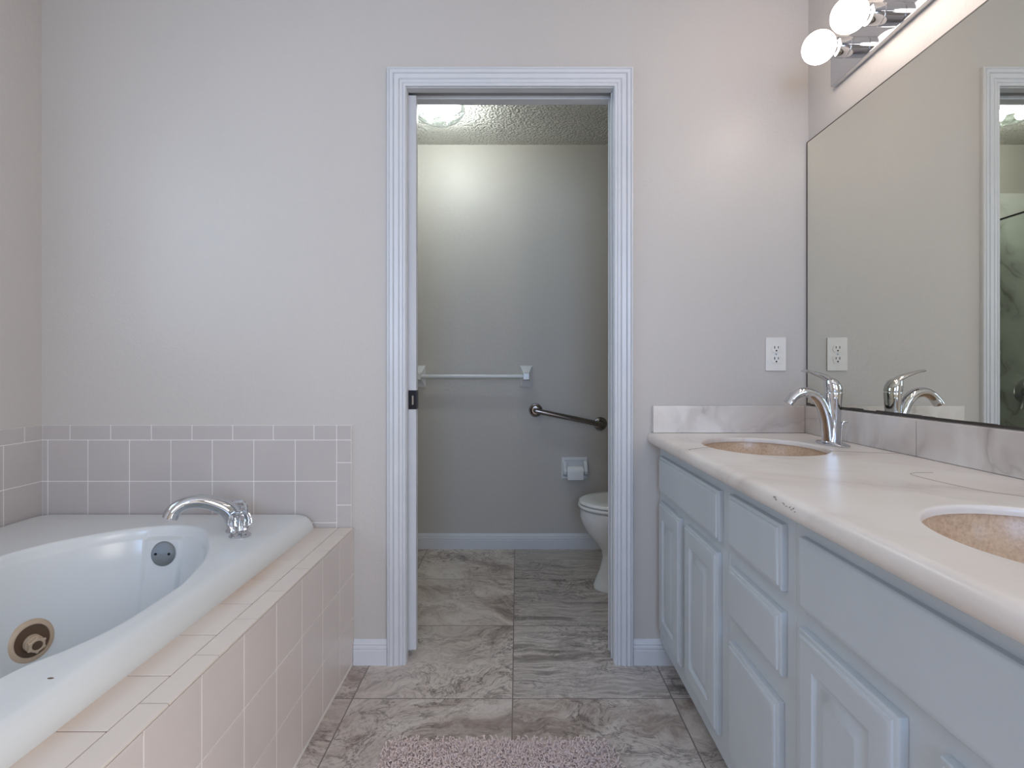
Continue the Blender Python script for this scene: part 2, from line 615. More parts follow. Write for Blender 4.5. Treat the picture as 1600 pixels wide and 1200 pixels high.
# ---- door casing (mitred, fluted), jambs, header
CPROF = [(u * .9, v) for u, v in
         [(0, .0), (0, .009), (.003, .011), (.008, .0115), (.011, .0085), (.014, .012), (.022, .0135), (.0255, .0095), (.029, .0145),
          (.044, .0165), (.0465, .012), (.050, .0175), (.060, .019), (.063, .015), (.066, .019), (.070, .018), (.0725, .014), (.0725, 0)]]


def casing(name, y, sgn, xl, xr, zt):
    bm = bmesh.new()
    path = [lambda u: (xl - u, 0), lambda u: (xl - u, zt + u), lambda u: (xr + u, zt + u), lambda u: (xr + u, 0)]
    rings = [[Vector((p(u)[0], y - sgn * v, p(u)[1])) for u, v in CPROF] for p in path]
    loft(bm, rings, True, True)
    return struct(name, bm, M['trim'], angle=22)


casing('trim_1', D, 1, JL - .002, JR + .002, ZH + .002)
casing('trim_2', Y2, -1, JL - .002, JR + .002, ZH + .002)
bm = bmesh.new()
box(bm, (JR, D, 0), (JR + .015, Y2, ZH + .0), .001, 1)                       # right jamb
box(bm, (JR - .004, D + .030, 0), (JR, D + .040, ZH), .002, 1)               # stops beside the closing slot
box(bm, (JR - .004, D + .086, 0), (JR, D + .096, ZH), .002, 1)
box(bm, (JL - .015, D, 0), (JL, D + .034, ZH), .001, 1)                      # split jamb
box(bm, (JL - .015, Y2 - .034, 0), (JL, Y2, ZH), .001, 1)
box(bm, (JL - .015, D, ZH), (JR + .015, D + .036, ZH + .042), .001, 1)       # split head
box(bm, (JL - .015, Y2 - .040, ZH), (JR + .015, Y2, ZH + .042), .001, 1)
struct('trim_3', bm, M['trim'])
bm = bmesh.new()
box(bm, (JL - .7, D + .054, ZH + .012), (JR, D + .079, ZH + .036), .002, 1)
struct('trim_4', bm, M['plug'])

# ---- pocket door, all but closed away in the wall
dx = -0.3705
bm = bmesh.new()
box(bm, (dx - .72, D + .043, .026), (dx, D + .077, ZH - .004), .0025, 2)
door = struct('door_1', bm, M['trim'])
zl = 0.945
bm = bmesh.new()
box(bm, (dx - .040, D + .0405, zl - .035), (dx + .0015, D + .0785, zl + .035), .002, 2)
lat = build('door_latch', bm, M['bronze'], door)
bm = bmesh.new()
box(bm, (dx - .016, D + .0385, zl - .018), (dx - .009, D + .0405, zl + .016), .001, 1)
build('latch_pull', bm, M['chrome'], lat)

# ---- baseboards
BPROF = [(0, 0), (.014, 0), (.014, .052), (.0125, .056), (.0145, .060), (.0135, .066), (.010, .070), (.0115, .074), (.009, .080), (.0065, .086), (.003, .090), (0, .090)]


def baseboard(name, p0, p1, nrm):
    bm = bmesh.new()
    n = Vector(nrm)
    rings = [[Vector(p) + n * a + Vector((0, 0, b)) for a, b in BPROF] for p in (p0, p1)]
    loft(bm, rings)
    return struct(name, bm, M['trim'], angle=20)


baseboard('baseboard_left', (-.585, D, 0), (JL - .068, D, 0), (0, -1, 0))
baseboard('baseboard_right', (JR + .068, D, 0), (.585, D, 0), (0, -1, 0))
baseboard('baseboard_far', (-.66, YF, 0), (XTR, YF, 0), (0, -1, 0))
baseboard('baseboard_far_right', (XTR, Y2, 0), (XTR, YF - .015, 0), (-1, 0, 0))
baseboard('baseboard_rear', (-.60, YR, 0), (XR, YR, 0), (0, 1, 0))

# ================================================================== TILED TUB SURROUND
TT = .008   # tile thickness


def tiles(bm, rects, plane, gap=.0022, bev=.0018, mi=0):
    """rects (a0,a1,b0,b1); plane(a,b,c)->xyz with c the height over the wall"""
    for a0, a1, b0, b1 in rects:
        g = gap / 2
        lo, hi = plane(a0 + g, b0 + g, .001), plane(a1 - g, b1 - g, TT)
        l = tuple(min(p, q) for p, q in zip(lo, hi)); h = tuple(max(p, q) for p, q in zip(lo, hi))
        box(bm, l, h, bev, 2, mi)


# wainscot on the doorway wall
bm = bmesh.new()
pl = lambda a, b, c: (a, D - c, b)
zb, z1, z2, z3 = .857, .804, .656, .508
jx = [XL + TT, -1.679] + [-1.5356 + .1483 * k for k in range(7)]
re_ = []
for a0, a1 in zip(jx, jx[1:]):
    re_ += [(a0, a1, z2, z1), (a0, a1, z3, z2), (a0, a1, .40, z3)]
jb = [XL + TT] + [-1.6 + .1455 * k for k in range(7)] + [-.646, -.593]
re_ += [(a0, a1, z1, zb) for a0, a1 in zip(jb, jb[1:])]
zz = [.40, .571, .723, z1]
re_ += [(-.646, -.593, b0, b1) for b0, b1 in zip(zz, zz[1:])]
tiles(bm, re_, pl)
box(bm, (XL + TT, D - .0068, .40), (-.5935, D, zb - .0006), 0, mi=1)
struct('trim_5', bm, [M['tile'], M['grout']])
# wainscot on the left wall
bm = bmesh.new()
pl = lambda a, b, c: (XL + c, a, b)
jy = [D - .0005] + [1.78 - .1483 * k for k in range(13)]
re_ = []
for a1, a0 in zip(jy, jy[1:]):
    re_ += [(a0, a1, z2, z1), (a0, a1, z3, z2), (a0, a1, .40, z3)]
jb = [D - .0005] + [1.856 - .1455 * k for k in range(14)]
re_ += [(a0, a1, z1, zb) for a1, a0 in zip(jb, jb[1:])]
tiles(bm, re_, pl)
box(bm, (XL, jy[-1], .40), (XL + .0068, D, zb - .0006), 0, mi=1)
struct('trim_6', bm, [M['tile'], M['grout']])

# platform carrying the tub: tiled apron, deck strip, bullnose cap
XA = -.586
ZD = .491
YT0 = .26            # near end of the platform
plat = empty('tub_platform', (-.66, 1.1, 0), 'knee-high tiled platform with pinkish square tiles boxing in the white bathtub', 'tub surround')
bm = bmesh.new()
pl = lambda a, b, c: (XA - TT + c, a, b)
ja = [D - .001] + [1.777 - .1556 * k for k in range(10)] + [YT0]
jz = [.012, .168, .324, ZD - .0048]
re_ = [(a0, a1, b0, b1) for a1, a0 in zip(ja, ja[1:]) for b0, b1 in zip(jz, jz[1:])]
tiles(bm, re_, pl)
box(bm, (XA - .03, YT0, .0), (XA - .0012, D - .001, ZD - .012), 0, mi=1)
build('apron', bm, [M['apron_tile'], M['grout']], plat)
bm = bmesh.new()
pl = lambda a, b, c: (a, b, ZD - TT + c)
jd = [D - .010] + [1.753 - .153 * k for k in range(10)] + [YT0]
tiles(bm, [(-.745, -.636, a0, a1) for a1, a0 in zip(jd, jd[1:])], pl)
tiles(bm, [(XL + .01, -.745, YT0, YT0 + .11)], pl)
box(bm, (-.76, YT0, ZD - .03), (-.612, D - .0095, ZD - .0016), 0, mi=1)
box(bm, (XL + .01, YT0, ZD - .03), (-.76, YT0 + .11, ZD - .0016), 0, mi=1)
build('deck', bm, [M['deck_tile'], M['grout_dark']], plat)
bm = bmesh.new()
jc = [D - .010] + [1.829 - .154 * k for k in range(11)]
jc = [v for v in jc if v > YT0 + .03] + [YT0]
for a1, a0 in zip(jc, jc[1:]):
    g = .0012
    prof = [(-.635, ZD - .008), (-.635, ZD), (XA - .0035, ZD), (XA - .0012, ZD - .0008), (XA, ZD - .0026), (XA, ZD - .0042), (XA - .008, ZD - .0060)]
    loft(bm, [[Vector((x, a0 + g, z)) for x, z in prof], [Vector((x, a1 - g, z)) for x, z in prof]])
box(bm, (-.636, YT0 + .001, ZD - .012), (XA - .0085, D - .011, ZD - .0015), 0, mi=1)
box(bm, (XA - .0085, YT0 + .001, ZD - .0056), (XA - .0012, D - .011, ZD - .0030), 0, mi=1)
build('cap', bm, [M['deck_tile'], M['grout_dark']], plat)

# ================================================================== BATHTUB
NT_ = 144
TC = Vector((-1.12, 1.12))
ctrl = [(-.80, 1.27), (-.80, 1.08), (-.822, .985), (-.855, .90), (-.858, .72), (-.90, .58), (-1.10, .50), (-1.32, .56), (-1.40, .75), (-1.42, 1.1),
        (-1.41, 1.40), (-1.375, 1.55), (-1.30, 1.655), (-1.19, 1.735), (-1.08, 1.745), (-.985, 1.69), (-.905, 1.575), (-.84, 1.43)]
cl = spline(ctrl + ctrl[:1], 12)
pol = sorted(((math.atan2(p.y - TC.y, p.x - TC.x) % (2 * math.pi), (Vector(p[:2]) - TC).length) for p in [Vector((q[0], q[1])) for q in cl]))


def r_in(th):
    th %= 2 * math.pi
    for (t0, r0), (t1, r1) in zip(pol, pol[1:] + [(pol[0][0] + 2 * math.pi, pol[0][1])]):
        if t0 <= th <= t1 and t1 > t0:
            return r0 + (r1 - r0) * (th - t0) / (t1 - t0)
    return pol[-1][1] + (pol[0][1] - pol[-1][1]) * 0.5


TX0, TX1, TY0, TY1 = XL + .0095, -.716, .365, D - .0095


def r_out(th, ins, rc):
    """rounded rectangle, seen from the tub centre"""
    dx_, dy_ = math.cos(th), math.sin(th)
    lo, hi = 0.0, 3.0
    for _ in range(40):
        m = (lo + hi) / 2
        x, y = TC.x + dx_ * m, TC.y + dy_ * m
        x0, x1, y0, y1 = TX0 + ins, TX1 - ins, TY0 + ins, TY1 - ins
        cx = min(max(x, x0 + rc), x1 - rc); cy = min(max(y, y0 + rc), y1 - rc)
        if math.hypot(x - cx, y - cy) <= rc: lo = m
        else: hi = m
    return lo


ZR = .546
# parameterise by equal steps along the outer edge so the rim corners stay crisp
angs = []
per = [(TX1, TY0 + (TY1 - TY0) * k / 110) for k in range(110)] + [(TX1 - (TX1 - TX0) * k / 110, TY1) for k in range(110)] + \
      [(TX0, TY1 - (TY1 - TY0) * k / 110) for k in range(110)] + [(TX0 + (TX1 - TX0) * k / 50, TY0) for k in range(50)]
angs = [math.atan2(y - TC.y, x - TC.x) for x, y in per]
tub = empty('bathtub', (TC.x, TC.y, 0), 'white acrylic drop-in whirlpool bathtub set in the tiled platform', 'bathtub')


def tring(rf, z):
    return [Vector((TC.x + math.cos(a) * rf(a), TC.y + math.sin(a) * rf(a), z(a) if callable(z) else z)) for a in angs]


bm = bmesh.new()
rings = [tring(lambda a: r_out(a, .004, .03), ZD - .01),
         tring(lambda a: r_out(a, .0, .03), ZD + .001),
         tring(lambda a: r_out(a, .004, .032), ZD + .022),
         tring(lambda a: r_out(a, .011, .035), ZD + .040),
         tring(lambda a: r_out(a, .020, .036), ZD + .0505),
         tring(lambda a: r_out(a, .032, .036), ZR)]
for k in (.35, .7):
    rings.append(tring(lambda a, k=k: r_out(a, .032, .036) * (1 - k) + (r_in(a) + .014) * k, ZR))
TH0 = math.atan2(1.74 - TC.y, -1.132 - TC.x)


def r_wall(a, ins):
    r = r_in(a) - ins
    d_ = (a - TH0 + math.pi) % (2 * math.pi) - math.pi
    if abs(d_) < .092 and ins > .012:         # flat pad that carries the overflow plate
        r = min(r, (r_in(TH0) - ins - .016) / math.cos(d_))
    return r


for ins, z in ((-.014, ZR), (-.008, ZR - .0012), (-.003, ZR - .005), (.0, ZR - .012), (.004, ZR - .03), (.0125, ZR - .036), (.020, .46), (.036, .38), (.054, .28), (.075, .20),
               (.105, .145), (.145, .115), (.20, .104)):
    rings.append(tring(lambda a, ins=ins: r_wall(a, ins), z))
rings.append(tring(lambda a: (r_in(a) - .20) * .4, .10))
loft(bm, rings, False, True)
# moulded seat for the overflow: gentle forward bulge of the end wall
bmesh.ops.recalc_face_normals(bm, faces=bm.faces)
bm.normal_update()
shell_bvh = BVHTree.FromBMesh(bm)
build('tub_shell', bm, M['tub'], tub, angle=50)


def hit(px, py):
    d = Vector(((px - VX) / F, 1, -(py - VY) / F)).normalized()
    loc, nrm, _, _ = shell_bvh.ray_cast(Vector((0, 0, H)), d)
    if nrm.dot(d) > 0: nrm = -nrm
    return loc, nrm


loc, nrm = hit(256, 865)
print('overflow', loc, nrm)
bm = bmesh.new()
lathe(bm, [(.0, 0), (.0375, 0), (.0385, .003), (.036, .0065), (.030, .0078), (0.001, .0085)], loc, nrm)
ovf = build('overflow_plate', bm, M['satin'], tub)
x_, y_, z_ = frame(nrm)
for s in (-1, 1):
    bm = bmesh.new()
    lathe(bm, [(0, .007), (.0042, .007), (.004, .0098), (.001, .0105)], loc + y_ * (.021 * s), nrm, n=12)
    build('screw', bm, M['bronze'], ovf)
loc, nrm = hit(48, 1001)
print('jet', loc, nrm)
bm = bmesh.new()
lathe(bm, [(.055, -.004), (.057, .002), (.054, .006), (.046, .009), (.043, .0085), (.041, -.004)], loc, nrm, n=48)
bm.faces.ensure_lookup_table()
jet = build('jet_ring', bm, M['beige'], tub)
bm = bmesh.new()
lathe(bm, [(.0415, .0062), (.038, .0035), (.024, .0025), (.001, .0025)], loc, nrm, n=40)
build('jet_recess', bm, M['brown'], jet)
x_, y_, z_ = frame(nrm)
bm = bmesh.new()
ax = (nrm * 1.0 + Vector((.15, -.25, -.15))).normalized()
o_ = loc + nrm * .002 - x_ * .004
lathe(bm, [(.0215, 0), (.0215, .010), (.0195, .011), (.0195, .014), (.0215, .015), (.0215, .020), (.016, .022), (.016, .030)], o_, ax, n=32)
# star shaped grip with an open nozzle
xx, yy, zz_ = frame(ax)
star = lambda h, k: [o_ + ax * h + (xx * math.cos(2 * math.pi * i / 48) + yy * math.sin(2 * math.pi * i / 48)) * (k * (.0185 + .0045 * max(0, math.cos(6 * 2 * math.pi * i / 48)) ** 1.5)) for i in range(48)]
circ = lambda h, r: [o_ + ax * h + (xx * math.cos(2 * math.pi * i / 48) + yy * math.sin(2 * math.pi * i / 48)) * r for i in range(48)]
loft(bm, [star(.028, .95), star(.030, 1), star(.036, 1), star(.037, .95), circ(.0385, .0165), circ(.0385, .0130), circ(.037, .0122)], True, True)
build('jet_nozzle', bm, M['beige'], jet)
bm = bmesh.new()
lathe(bm, [(.001, .0365), (.0118, .0365), (.0118, .0375), (.001, .0372)], o_, ax, n=24)  # dark disc, the shade of the nozzle's hollow put into its colour
build('nozzle_throat_shade', bm, M['brown'], jet)
# dark chip on the near rim
loc, nrm = hit(79, 1060)
bm = bmesh.new()
lathe(bm, [(.0, 0), (.0035, .0), (.003, .0008), (.0005, .001)], loc, nrm, n=10, sx=.6, sy=1.6)
build('chip', bm, M['brown'], tub)

# ---- roman tub filler: one thing with spout and two crystal handles
K1 = Vector((-.848, 1.645, ZR)); K2 = Vector((-.930, 1.782, ZR)); KS = (K1 + K2) / 2 + Vector((.004, -.012, 0))
dirn = Vector((-.855, -.516, 0))
tf = empty('bathtub_faucet', KS, 'chrome arched bathtub spout with clear crystal knobs on the tub rim', 'faucet')
bm = bmesh.new()
lathe(bm, [(0, 0), (.034, 0), (.034, .003), (.031, .006), (.028, .012)], KS, n=32)
sp = [(0, .004), (.006, .03), (.026, .068), (.058, .090), (.094, .104), (.128, .106), (.154, .098), (.172, .083), (.180, .064)]
pts = spline([KS + dirn * a + Vector((0, 0, b)) for a, b in sp], 6)
n_ = len(pts)
tube(bm, pts, [.029 - .0105 * min(1, i / n_ * 1.5) + (.003 * max(0, (i / n_ - .6) * 2.5)) for i in range(n_)], n=24)
build('spout', bm, M['chrome'], tf)
for kp in (K1, K2):
    bm = bmesh.new()
    lathe(bm, [(0, 0), (.031, 0), (.0315, .003), (.028, .0065), (.015, .009), (.010, .014), (.009, .022)], kp, n=32)
    hb = build('handle_base', bm, M['chrome'], tf)
    bm = bmesh.new()
    lathe(bm, [(.012, .014), (.024, .022), (.0335, .038), (.0335, .054), (.026, .070), (.014, .076)], kp, n=10)
    build('crystal_knob', bm, M['crystal'], hb, smooth=False)
    bm = bmesh.new()
    lathe(bm, [(.0, .0145), (.006, .0145), (.006, .046), (.009, .047), (.009, .056), (.0005, .057)], kp, n=14)
    build('knob_stem', bm, M['chrome'], hb)

# ================================================================== VANITY
XC = .513            # face frame
ZCT = .830           # counter top
ZCB = .790
XSP = 1.024          # face of the side backsplash
XCF = .468           # counter nose
ZB = .085
ZU = ZCT - .014      # underside of the slab round the basins
YV0 = .20


def panel(bm, y0, y1, z0, z1, rings, x_face, mi=0):
    """front facing -x built from nested rectangles (inset, height over the face frame)"""
    rr = []
    for ins, hgt in rings:
        x = x_face - hgt
        c = [(y0 + ins, z0 + ins), (y1 - ins, z0 + ins), (y1 - ins, z1 - ins), (y0 + ins, z1 - ins)]
        rr.append([Vector((x, a, b)) for a, b in c])
    loft(bm, rr, True, True, mi)


SLAB = [(.0, 0), (.0, .009), (.001, .0115), (.004, .0135), (.008, .0140), (.0095, .0165), (.013, .0180), (.018, .0185)]
RAISED = SLAB[:-1] + [(.019, .0185), (.052, .0185), (.055, .0160), (.058, .0115), (.064, .0105), (.068, .0110), (.076, .0150), (.084, .0178), (.088, .0182)]
FLAT = [(.0, 0), (.0, .009), (.0015, .0115), (.004, .0135), (.009, .0145), (.012, .0150)]


def cabinet(name, y0, y1, label, cat):
    t = empty(name, ((XC + XSP) / 2, (y0 + y1) / 2, 0), label, cat, None)
    bm = bmesh.new()
    box(bm, (XC, y0, ZB), (XC + .02, y1, ZU - .0008), .0008, 1)               # face frame
    box(bm, (XC + .02, y0 + .001, ZB), (XR - .002, y0 + .017, ZU - .0008))     # side panels, floor, back
    box(bm, (XC + .02, y1 - .017, ZB), (XR - .002, y1 - .001, ZU - .0008))
    box(bm, (XC + .02, y0 + .017, ZB), (XR - .002, y1 - .017, ZB + .016))
    box(bm, (XR - .012, y0 + .017, ZB + .016), (XR - .002, y1 - .017, ZCB - .20))
    build('body', bm, M['cab'], t)
    bm = bmesh.new()
    box(bm, (XC + .07, y0, 0), (XC + .085, y1, ZB))
    build('toe_kick', bm, M['toekick'], t)
    return t


def front(name, t, y0, y1, z0, z1, rings):
    bm = bmesh.new()
    panel(bm, y0, y1, z0, z1, rings, XC - .0003)
    return build(name, bm, M['cab'], t, angle=28)


c1 = cabinet('vanity_cabinet', 1.2942, D - .001, 'white vanity cabinet with two raised-panel doors under the far sink, beside the doorway wall', 'cabinet')
front('false_front', c1, 1.334, 1.888, .626, .753, SLAB)
front('cabinet_door', c1, 1.654, 1.888, .140, .596, RAISED)
front('cabinet_door', c1, 1.345, 1.600, .140, .596, RAISED)
c2 = cabinet('drawer_cabinet', .988, 1.2935, 'narrow white cabinet with a stack of three plain drawers in the middle of the vanity', 'cabinet')
front('drawer', c2, 1.018, 1.270, .633, .760, SLAB)
front('drawer', c2, 1.020, 1.270, .470, .592, SLAB)
front('drawer', c2, 1.030, 1.270, .140, .414, SLAB)
c3 = cabinet('vanity_cabinet', YV0 + .1, .987, 'nearest white vanity cabinet with a wide flat panel above raised-panel doors, under the near sink', 'cabinet')
front('false_front', c3, .400, .956, .630, .757, FLAT)
front('cabinet_door', c3, .704, .956, .140, .596, RAISED)
front('cabinet_door', c3, .385, .637, .140, .596, RAISED)

SINKS = [(.725, 1.59), (.738, .69)]
SA, SB = .165, .194
ct = empty('countertop', (.75, 1.06, ZCB), 'white marbled vanity countertop with rounded front edge and matching backsplash', 'countertop')
NE = 72


def ell(c, a, b, z, n=NE):
    return [Vector((c[0] + a * math.cos(2 * math.pi * k / n), c[1] + b * math.sin(2 * math.pi * k / n), z)) for k in range(n)]


bm = bmesh.new()
xt0 = XCF + .020
X1 = XR - .002
Y1_ = D - .001


def holed(z, grow):
    es = []
    c = [(xt0, YV0), (X1, YV0), (X1, Y1_), (xt0, Y1_)]
    vs = [bm.verts.new((x, y, z)) for x, y in c]
    es += [bm.edges.new((vs[i], vs[(i + 1) % 4])) for i in range(4)]
    for s in SINKS:
        ev = [bm.verts.new(p) for p in ell(s, SA + grow, SB + grow, z)]
        es += [bm.edges.new((ev[i], ev[(i + 1) % NE])) for i in range(NE)]
    bmesh.ops.triangle_fill(bm, use_beauty=True, use_dissolve=False, edges=es)


holed(ZCT, .006)
holed(ZU, .0)
for s in SINKS:
    loft(bm, [ell(s, SA + .006, SB + .006, ZCT), ell(s, SA + .0025, SB + .0025, ZCT - .0012), ell(s, SA + .0005, SB + .0005, ZCT - .004), ell(s, SA, SB, ZCT - .008), ell(s, SA, SB, ZU)], False, False)
arc = [(xt0, ZCT), (XCF + .012, ZCT - .0015), (XCF + .005, ZCT - .006), (XCF + .001, ZCT - .013), (XCF, ZCT - .021), (XCF + .001, ZCT - .028), (XCF + .005, ZCT - .035), (XCF + .012, ZCB + .0008), (xt0, ZCB), (xt0 + .018, ZCB), (xt0 + .018, ZU), (xt0, ZU)]
vr = loft(bm, [[Vector((x, YV0, z)) for x, z in arc], [Vector((x, Y1_, z)) for x, z in arc]], False, False, closed=False)
bm.faces.new([bm.verts.new((x, YV0, z)) for x, z in arc[:-1]] + [bm.verts.new((X1, YV0, ZU)), bm.verts.new((X1, YV0, ZCT))])
build('slab', bm, M['counter'], ct, angle=40)
ZS = .927
bm = bmesh.new(); box(bm, (.484, D - .021, ZCT + .0003), (XSP - .0005, D - .0005, ZS), .003, 2); build('backsplash', bm, M['splash'], ct)
bm = bmesh.new(); box(bm, (XSP, 1.382, ZCT + .0003), (XR - .0005, D - .0005, ZS), .003, 2); build('backsplash', bm, M['splash'], ct)
bm = bmesh.new(); box(bm, (XSP, YV0, ZCT + .0003), (XR - .0005, 1.3805, ZS), .003, 2); build('backsplash', bm, M['splash'], ct)
# fine seam lines on the top round each basin's faucet ledge
for line in ([(.862, 1.482, ZCT), (.94, 1.458, ZCT), (1.022, 1.432, ZCT)],
             [(.480, 1.505, ZCT), (.515, 1.535, ZCT), (.565, 1.556, ZCT)],
             spline([(.90, 1.164, ZCT), (.862, 1.163, ZCT), (.840, 1.147, ZCT), (.837, 1.10, ZCT), (.843, 1.044, ZCT), (.856, .988, ZCT), (.889, .943, ZCT)], 6)):
    bm = bmesh.new()
    tube(bm, line, .0006, 6)
    build('seam', bm, M['seam'], ct)
bm = bmesh.new()
random.seed(5)
for px_, py_ in ((1210, 777), (1213, 781), (1225, 787), (1229, 791), (1234, 793), (1237, 796), (1240, 795), (1242, 800)):
    d_ = (XCF + .0012) * F / (px_ - VX)
    c_ = Vector((XCF + .0012, d_, H - (py_ - VY) / F * d_))
    r_ = random.uniform
    tube(bm, [c_ + Vector((0, r_(.002, .006), r_(-.003, .003))), c_ + Vector((-.0004, 0, 0)), c_ + Vector((0, -r_(.002, .006), r_(-.004, .003)))], [.0004, .0011, .0004], 6)
build('chip', bm, M['seam'], ct)

for i, s in enumerate(SINKS):
    t = empty('sink', (s[0], s[1], ZU - .15), ['oval tan speckled undermount sink below the chrome faucet, at the far end of the counter',
                                                'oval tan speckled undermount sink nearest the viewer, cut off by the right edge'][i], 'sink')
    bm = bmesh.new()
    g = .004
    prof = [(SA + .02, SB + .02, ZU - .0005), (SA + g, SB + g, ZU - .0006), (SA + g - .001, SB + g - .001, ZU - .02), (SA - .012, SB - .012, ZU - .06), (SA - .038, SB - .04, ZU - .10),
            (SA - .075, SB - .085, ZU - .128), (SA - .12, SB - .14, ZU - .138), (.022, .022, ZU - .141)]
    inner = [ell(s, a, b, z) for a, b, z in prof]
    outer = [ell(s, a + .008, b + .008, z - .008) for a, b, z in prof[1:]][::-1]
    loft(bm, [ell(s, SA + .02, SB + .02, ZU - .008)] + inner, False, True)
    loft(bm, outer + [ell(s, SA + .02, SB + .02, ZU - .008)], True, False)
    build('basin', bm, M['sink'], t)
    bm = bmesh.new()
    lathe(bm, [(0, 0), (.021, 0), (.021, .002), (.017, .003), (.012, .0015), (.001, .003)], (s[0], s[1], ZU - .141), n=28)
    build('drain', bm, M['chrome'], t)

# ---- single lever faucet
FX, FY = .945, 1.612
fa = empty('sink_faucet', (FX, FY, ZCT), 'chrome single-lever faucet with arched spout at the far sink, in front of the mirror', 'faucet')


def fp(u, v, w_):
    return Vector((FX - u, FY + v, ZCT + w_))


bm = bmesh.new()
ov = lambda a, b, w_: [fp(a * math.cos(t_), b * math.sin(t_), w_) for t_ in [2 * math.pi * k / 48 for k in range(48)]]
loft(bm, [ov(.029, .074, .0003), ov(.030, .075, .003), ov(.027, .070, .006), ov(.024, .040, .0085), ov(.022, .030, .011)])
build('base_plate', bm, M['chrome'], fa)
bm = bmesh.new()
sec = lambda cu, a, b, w_: [fp(cu + a * math.cos(t_), b * math.sin(t_), w_) for t_ in [2 * math.pi * k / 32 for k in range(32)]]
loft(bm, [sec(.004, .027, .025, .008), sec(.001, .0225, .0225, .028), sec(-.002, .0205, .0215, .06), sec(-.003, .021, .0225, .10), sec(-.003, .0235, .0245, .138), sec(-.003, .0245, .025, .154), sec(-.003, .0235, .024, .157)])
build('body', bm, M['chrome'], fa)
bm = bmesh.new()
path = [(.012, .010), (.014, .045), (.021, .088), (.037, .128), (.062, .152), (.090, .157), (.114, .146), (.134, .122)]
pts = spline([fp(a, 0, b) for a, b in path], 6)
n_ = len(pts)
tube(bm, pts, [.0165] * n_, 24, hint=(0, 1, 0), flat=[(1.3 - .30 * i / n_ + (.12 if i > n_ - 4 else 0), 1.05 - .25 * i / n_) for i in range(n_)])
build('spout', bm, M['chrome'], fa)
bm = bmesh.new()
loft(bm, [sec(-.003, .0235, .0242, .1585), sec(-.003, .0245, .025, .162), sec(-.001, .024, .0245, .176), sec(.003, .020, .021, .190), sec(.009, .012, .013, .199), sec(.011, .002, .002, .201)])
path = [(-.014, .172), (.004, .190), (.026, .204), (.050, .213), (.072, .219), (.088, .222)]
pts = spline([fp(a, 0, b) for a, b in path], 6)
n_ = len(pts)
tube(bm, pts, [(.0145 if i < n_ - 1 else .006) for i in range(n_)], 20, hint=(0, 1, 0), flat=[(1.1 + .15 * math.sin(i / n_ * math.pi), .85 - .55 * min(1, i / n_ * 1.4)) for i in range(n_)])
build('lever', bm, M['chrome'], fa)
bm = bmesh.new()
tube(bm, [fp(-.026, 0, .006), fp(-.027, 0, .04), fp(-.029, 0, .062)], .0025, 10)
tube(bm, spline([fp(-.029, 0, .060), fp(-.033, 0, .067), fp(-.044, 0, .069)], 4), .0042, 12)
build('drain_rod', bm, M['chrome'], fa)

# ---- mirror
XM = 1.0375
mi_o = empty('wall_mirror', (XM, 1.0, ZS + .003), 'large frameless wall mirror with blackened bottom edge above the vanity', 'mirror')
MZ0, MZ1, MY0, MY1 = ZS + .004, 1.868, .12, D - .006
bm = bmesh.new(); box(bm, (XM, MY0, MZ0), (XM + .004, MY1, MZ1)); build('mirror_glass', bm, M['mirror'], mi_o, smooth=False)
bm = bmesh.new()
box(bm, (XM - .0006, MY1 - .0035, MZ0), (XM + .006, MY1 + .0012, MZ1 + .0012))
box(bm, (XM - .0006, MY0, MZ1 - .0018), (XM + .006, MY1 - .0035, MZ1 + .0012))
yy = MY0
random.seed(3)
while yy < MY1 - .02:
    st = random.uniform(.03, .07)
    y2 = min(yy + st, MY1 - .0035)
    box(bm, (XM - .0006, yy, MZ0 - .0015), (XM + .006, y2, MZ0 + random.uniform(.003, .0065)))
    yy = y2
build('mirror_edge', bm, M['edge'], mi_o, smooth=False)

# ---- vanity light bar
ZL, XBL = 2.034, .920
lb = empty('vanity_light', (XR, 1.10, ZL), 'chrome bath light bar with round lit globe bulbs above the mirror', 'light fixture')
bm = bmesh.new()
bx0, bx1 = .49, 1.762
box(bm, (XR - .020, bx0, ZL - .055), (XR - .0005, bx1, ZL + .055), .003, 2)
build('backplate', bm, M['chrome'], lb)
for k in range(8):
    y = 1.634 - .1500 * k
    bm = bmesh.new()
    lathe(bm, [(.001, 0), (.029, 0), (.029, .026), (.0275, .0272), (.0275, .0288), (.029, .030), (.029, .055), (.027, .058), (.018, .060), (.015, .066)], (XR - .020, y, ZL), (-1, 0, 0), n=36)
    so = build('socket', bm, M['chrome'], lb)
    bm = bmesh.new()
    R_ = .047
    prof = [(.014, .054), (.0145, .064), (.020, .070)]
    zc = .062 + R_
    prof += [(R_ * math.cos(a), zc + R_ * math.sin(a)) for a in [math.radians(-58 + 148 * q / 14) for q in range(14)]] + [(.0005, zc + R_)]
    prof[2] = (.0225, .0675)
    lathe(bm, prof, (XR - .020, y, ZL), (-1, 0, 0), n=36)
    build('bulb', bm, M['bulb'], so)

